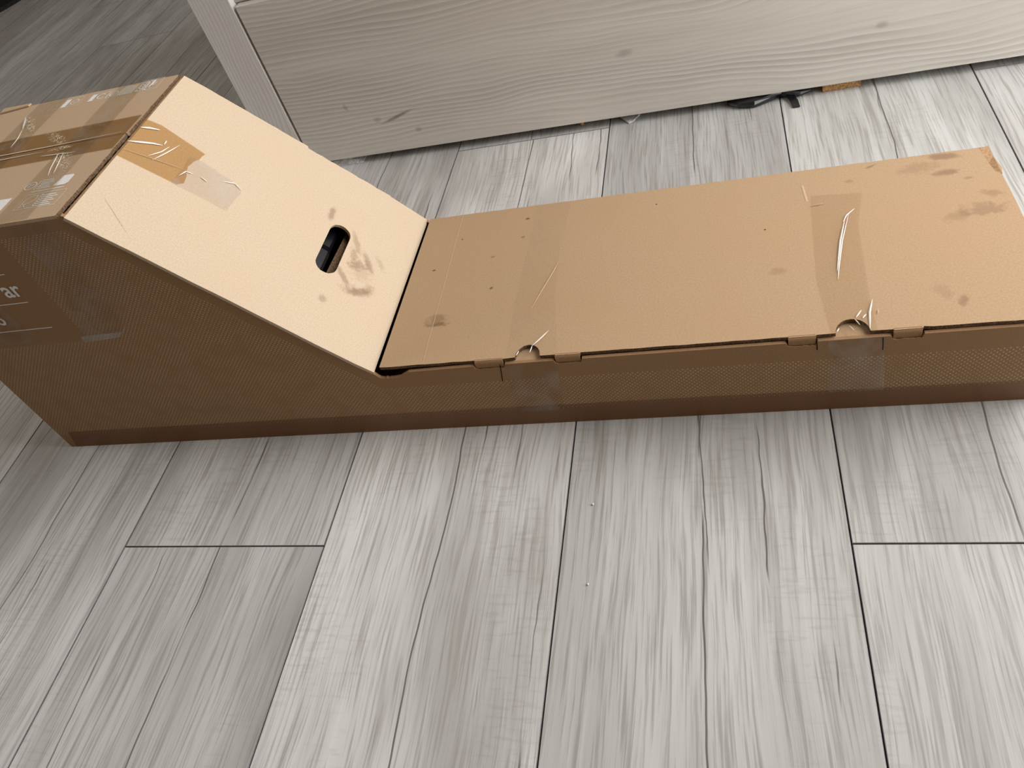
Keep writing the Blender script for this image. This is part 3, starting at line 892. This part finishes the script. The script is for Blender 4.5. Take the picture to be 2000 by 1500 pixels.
def blk_oval(bm):
    stroke(bm, circ(0.2010, 0.0700, 0.0072, 18), 0.0013, fTop, True)
    stroke(bm, [(0.1980, 0.0670), (0.2040, 0.0735)], 0.0014, fTop)
    stroke(bm, [(0.1985, 0.0735), (0.2015, 0.0700)], 0.0011, fTop)


def blk_text(bm):                   # small print beside a solid patch
    stroke(bm, [(0.2110, 0.0610), (0.2105, 0.0770), (0.2130, 0.0810)], 0.0010, fTop)
    for i in range(6):
        y = 0.0620 + i * 0.0032
        stroke(bm, [(0.2140, y), (0.2330 - 0.0022 * (i % 3), y)], 0.0013, fTop)
    fill(bm, [(0.2370, 0.0620), (0.2530, 0.0620), (0.2560, 0.0650), (0.2560, 0.0790), (0.2530, 0.0815), (0.2400, 0.0815)], fTop)
    stroke(bm, [(0.2110, 0.0560), (0.2560, 0.0570)], 0.0013, fTop)


def blk_panel(bm):
    icon_frame(bm, 0.2090, 0.2640, 0.0235, 0.0510, 0.0009)
    stroke(bm, [(0.2140, 0.0260), (0.2140, 0.0400), (0.2200, 0.0480), (0.2275, 0.0470), (0.2290, 0.0400), (0.2230, 0.0330), (0.2140, 0.0330)], 0.0010, fTop)
    stroke(bm, [(0.2160, 0.0270), (0.2220, 0.0330)], 0.0011, fTop)
    stroke(bm, [(0.2220, 0.0270), (0.2160, 0.0330)], 0.0011, fTop)
    for i in range(6):
        y = 0.0265 + i * 0.0038
        stroke(bm, [(0.2330, y), (0.2570 - 0.0040 * (i % 2), y)], 0.0016, fTop)
    stroke(bm, [(0.2330, 0.0270), (0.2330, 0.0490)], 0.0014, fTop)


def blk_white(bm):
    fill(bm, rect(0.1300, 0.1890, 0.0245, 0.0505), fTop)


printed('printed_mark', blk_oval)
printed('printed_text', blk_text)
printed('printed_panel', blk_panel)
printed('printed_label', blk_white)
bm = bmesh.new()
stroke(bm, circ(0.168, 0.030, 0.013, 14, 0, 110), 0.0012, fTop, d=-0.0004)
link('label_mark', bm, MAT['printdark'], box)

# ---- lettering and rules on the front
def text_part(txt, u, z, size, name):
    cu = bpy.data.curves.new(name, 'FONT')
    cu.body = txt
    cu.size = size
    cu.align_x = 'RIGHT'
    cu.offset = 0.0005
    o = bpy.data.objects.new(name, cu)
    COL.objects.link(o)
    dg = bpy.context.evaluated_depsgraph_get()
    me = bpy.data.meshes.new_from_object(o.evaluated_get(dg))
    bpy.data.objects.remove(o)
    me.transform(Matrix(((1, 0, 0, u), (0, 0, -1, -0.00035), (0, 1, 0, z), (0, 0, 0, 1))))
    me.materials.clear()
    me.materials.append(MAT['print'])
    t = bpy.data.objects.new(name, me)
    COL.objects.link(t)
    t.parent = box
    return t


text_part('ar', 0.1590, 0.2766, 0.0315, 'lettering')
text_part('o', 0.0985, 0.2375, 0.0240, 'lettering')
for (u1, z) in ((0.1580, 0.3085), (0.1547, 0.2668), (0.1554, 0.2262)):
    bm = bmesh.new()
    stroke(bm, [(0.020, z), (u1, z)], 0.0012, fFront)
    link('printed_rule', bm, MAT['print'], box)

# ------------------------------------------------------------------ what shows through the hand hole
bm = bmesh.new()
px, pz, ang = A + 0.245 * cs, H - 0.245 * sn, math.atan2(H - h, S)
pts = [(-0.06, -0.010), (0.008, -0.010), (0.012, -0.015), (0.012, -0.085), (-0.06, -0.085)]
vs = []
for v in (0.03, 0.150, 0.166, 0.25):
    dd = 0.0 if v < 0.155 else -0.008
    vs.append([bm.verts.new((px + t * cs + (d + dd) * sn, v, pz - t * sn + (d + dd) * cs)) for t, d in pts])
for r0, r1 in zip(vs, vs[1:]):
    for i in range(len(pts)):
        j = (i + 1) % len(pts)
        bm.faces.new((r0[i], r0[j], r1[j], r1[i]))
bm.faces.new(vs[0])
bm.faces.new(list(reversed(vs[-1])))
ins = link('plastic_housing', bm, MAT['black_gloss'])
ins.location = (BOX_X, BOX_Y, 0)
tag(ins, 'shiny black plastic part inside the box, seen through the hand hole', 'plastic part')

# ------------------------------------------------------------------ small things under the bed edge
# crumpled black film
bm = bmesh.new()
path = [(0.758, 0.834, 0.004, 0.014), (0.775, 0.822, 0.006, 0.021), (0.800, 0.819, 0.007, 0.020), (0.825, 0.826, 0.008, 0.011), (0.842, 0.832, 0.008, 0.006), (0.856, 0.824, 0.009, 0.012), (0.872, 0.824, 0.006, 0.007), (0.890, 0.833, 0.004, 0.003)]
rows = []
for i, (x, y, z, w) in enumerate(path):
    ring = []
    for k in range(8):
        an = 2 * math.pi * k / 8
        rr = 0.75 + 0.5 * random.random()
        ring.append(bm.verts.new((x + 0.002 * (random.random() - 0.5), y + w * 0.62 * math.cos(an) * rr, max(0.0006, z + z * 0.95 * math.sin(an) * rr))))
    rows.append(ring)
for r0, r1 in zip(rows, rows[1:]):
    for k in range(8):
        bm.faces.new((r0[k], r0[(k + 1) % 8], r1[(k + 1) % 8], r1[k]))
bm.faces.new(rows[0])
bm.faces.new(list(reversed(rows[-1])))
add_plate(bm, [[(0.849, 0.822), (0.862, 0.822), (0.8665, 0.806), (0.868, 0.790), (0.857, 0.790), (0.855, 0.806)]],
          lambda a, b, d: (a, b, 0.0028 + 0.004 * max(0, (b - 0.800) / 0.022) - d), 0.0018)
w = link('plastic_wrap', bm, MAT['black_film'])
tag(w, 'crumpled strip of black plastic film poking out under the bed drawer', 'plastic strip')
bm = bmesh.new()
add_box(bm, -0.0285, 0.0285, -0.009, 0.030, 0.0, 0.0120, 0.0008)
w = link('chipboard_offcut', bm, MAT['chipboard'])
w.location = (0.9335, 0.835, 0.0)
w.rotation_euler = (0, 0, 0.035)
tag(w, 'small tan chipboard offcut under the drawer, right of the black film', 'wood offcut')
bm = bmesh.new()
add_plate(bm, [[(0.578, 0.845), (0.612, 0.844), (0.600, 0.824), (0.594, 0.821)]], lambda a, b, d: (a, b, 0.0035 - d), 0.0028)
w = link('paper_scrap', bm, MAT['foam'])
tag(w, 'tiny pale triangular paper scrap in the shadow under the middle of the drawer', 'paper scrap')
bm = bmesh.new()
bmesh.ops.create_icosphere(bm, subdivisions=2, radius=0.0042, matrix=Matrix.Translation((0.510, 0.842, 0.0042)))
w = link('bead', bm, MAT['chipboard'], smooth=True)
tag(w, 'tiny tan bead in the shadow under the drawer, left of the paper scrap', 'bead')
bm = bmesh.new()
prev = None
rows = []
for i in range(10):
    x = 0.020 + 0.0072 * i
    hh = 0.0115 * (0.7 + 0.3 * random.random()) * (1 - 0.75 * max(0, (i - 5) / 4))
    rows.append([bm.verts.new((x, 0.836 - 0.004 * random.random(), 0.0004)), bm.verts.new((x, 0.839 + 0.003 * random.random(), hh)), bm.verts.new((x, 0.858, hh)), bm.verts.new((x, 0.860, 0.0004))])
for r0, r1 in zip(rows, rows[1:]):
    for k in range(4):
        bm.faces.new((r0[k], r0[(k + 1) % 4], r1[(k + 1) % 4], r1[k]))
bm.faces.new(rows[0])
bm.faces.new(list(reversed(rows[-1])))
w = link('foam_scrap', bm, MAT['foam'])
tag(w, 'crushed grey-white foam scrap under the left end of the drawer', 'foam scrap')

# pale crumbs on the boards
for i, (x, y, r, lab) in enumerate(((0.5890, 0.0490, 0.0014, 'tiny white crumb on the floor just in front of the box'), (0.5910, -0.0450, 0.0012, 'tiny white crumb on the floor further from the box'))):
    bm = bmesh.new()
    bmesh.ops.create_icosphere(bm, subdivisions=1, radius=r, matrix=Matrix.Translation((0, 0, r * 0.8)) @ Matrix.Diagonal((1, 1.2, 0.8, 1)))
    w = link('crumb', bm, MAT['crumb'])
    w.location = (x, y, 0)
    tag(w, lab, 'crumb', 'crumbs on the floor')

# dark rug in the far left corner
bm = bmesh.new()
c0 = [(-2.44, 3.1), (-2.44, 2.30)] + [(-2.20 + 0.24 * math.cos(math.radians(a)) * 1.0, 2.64 + 0.34 * math.sin(math.radians(a))) for a in range(-90, 1, 15)] + [(-1.96, 3.1)]
add_plate(bm, [c0], lambda a, b, d: (a, b, 0.014 - d), 0.0138)
w = link('rug', bm, MAT['rug'])
tag(w, 'dark grey rug corner on the floor far behind the box at upper left', 'rug')
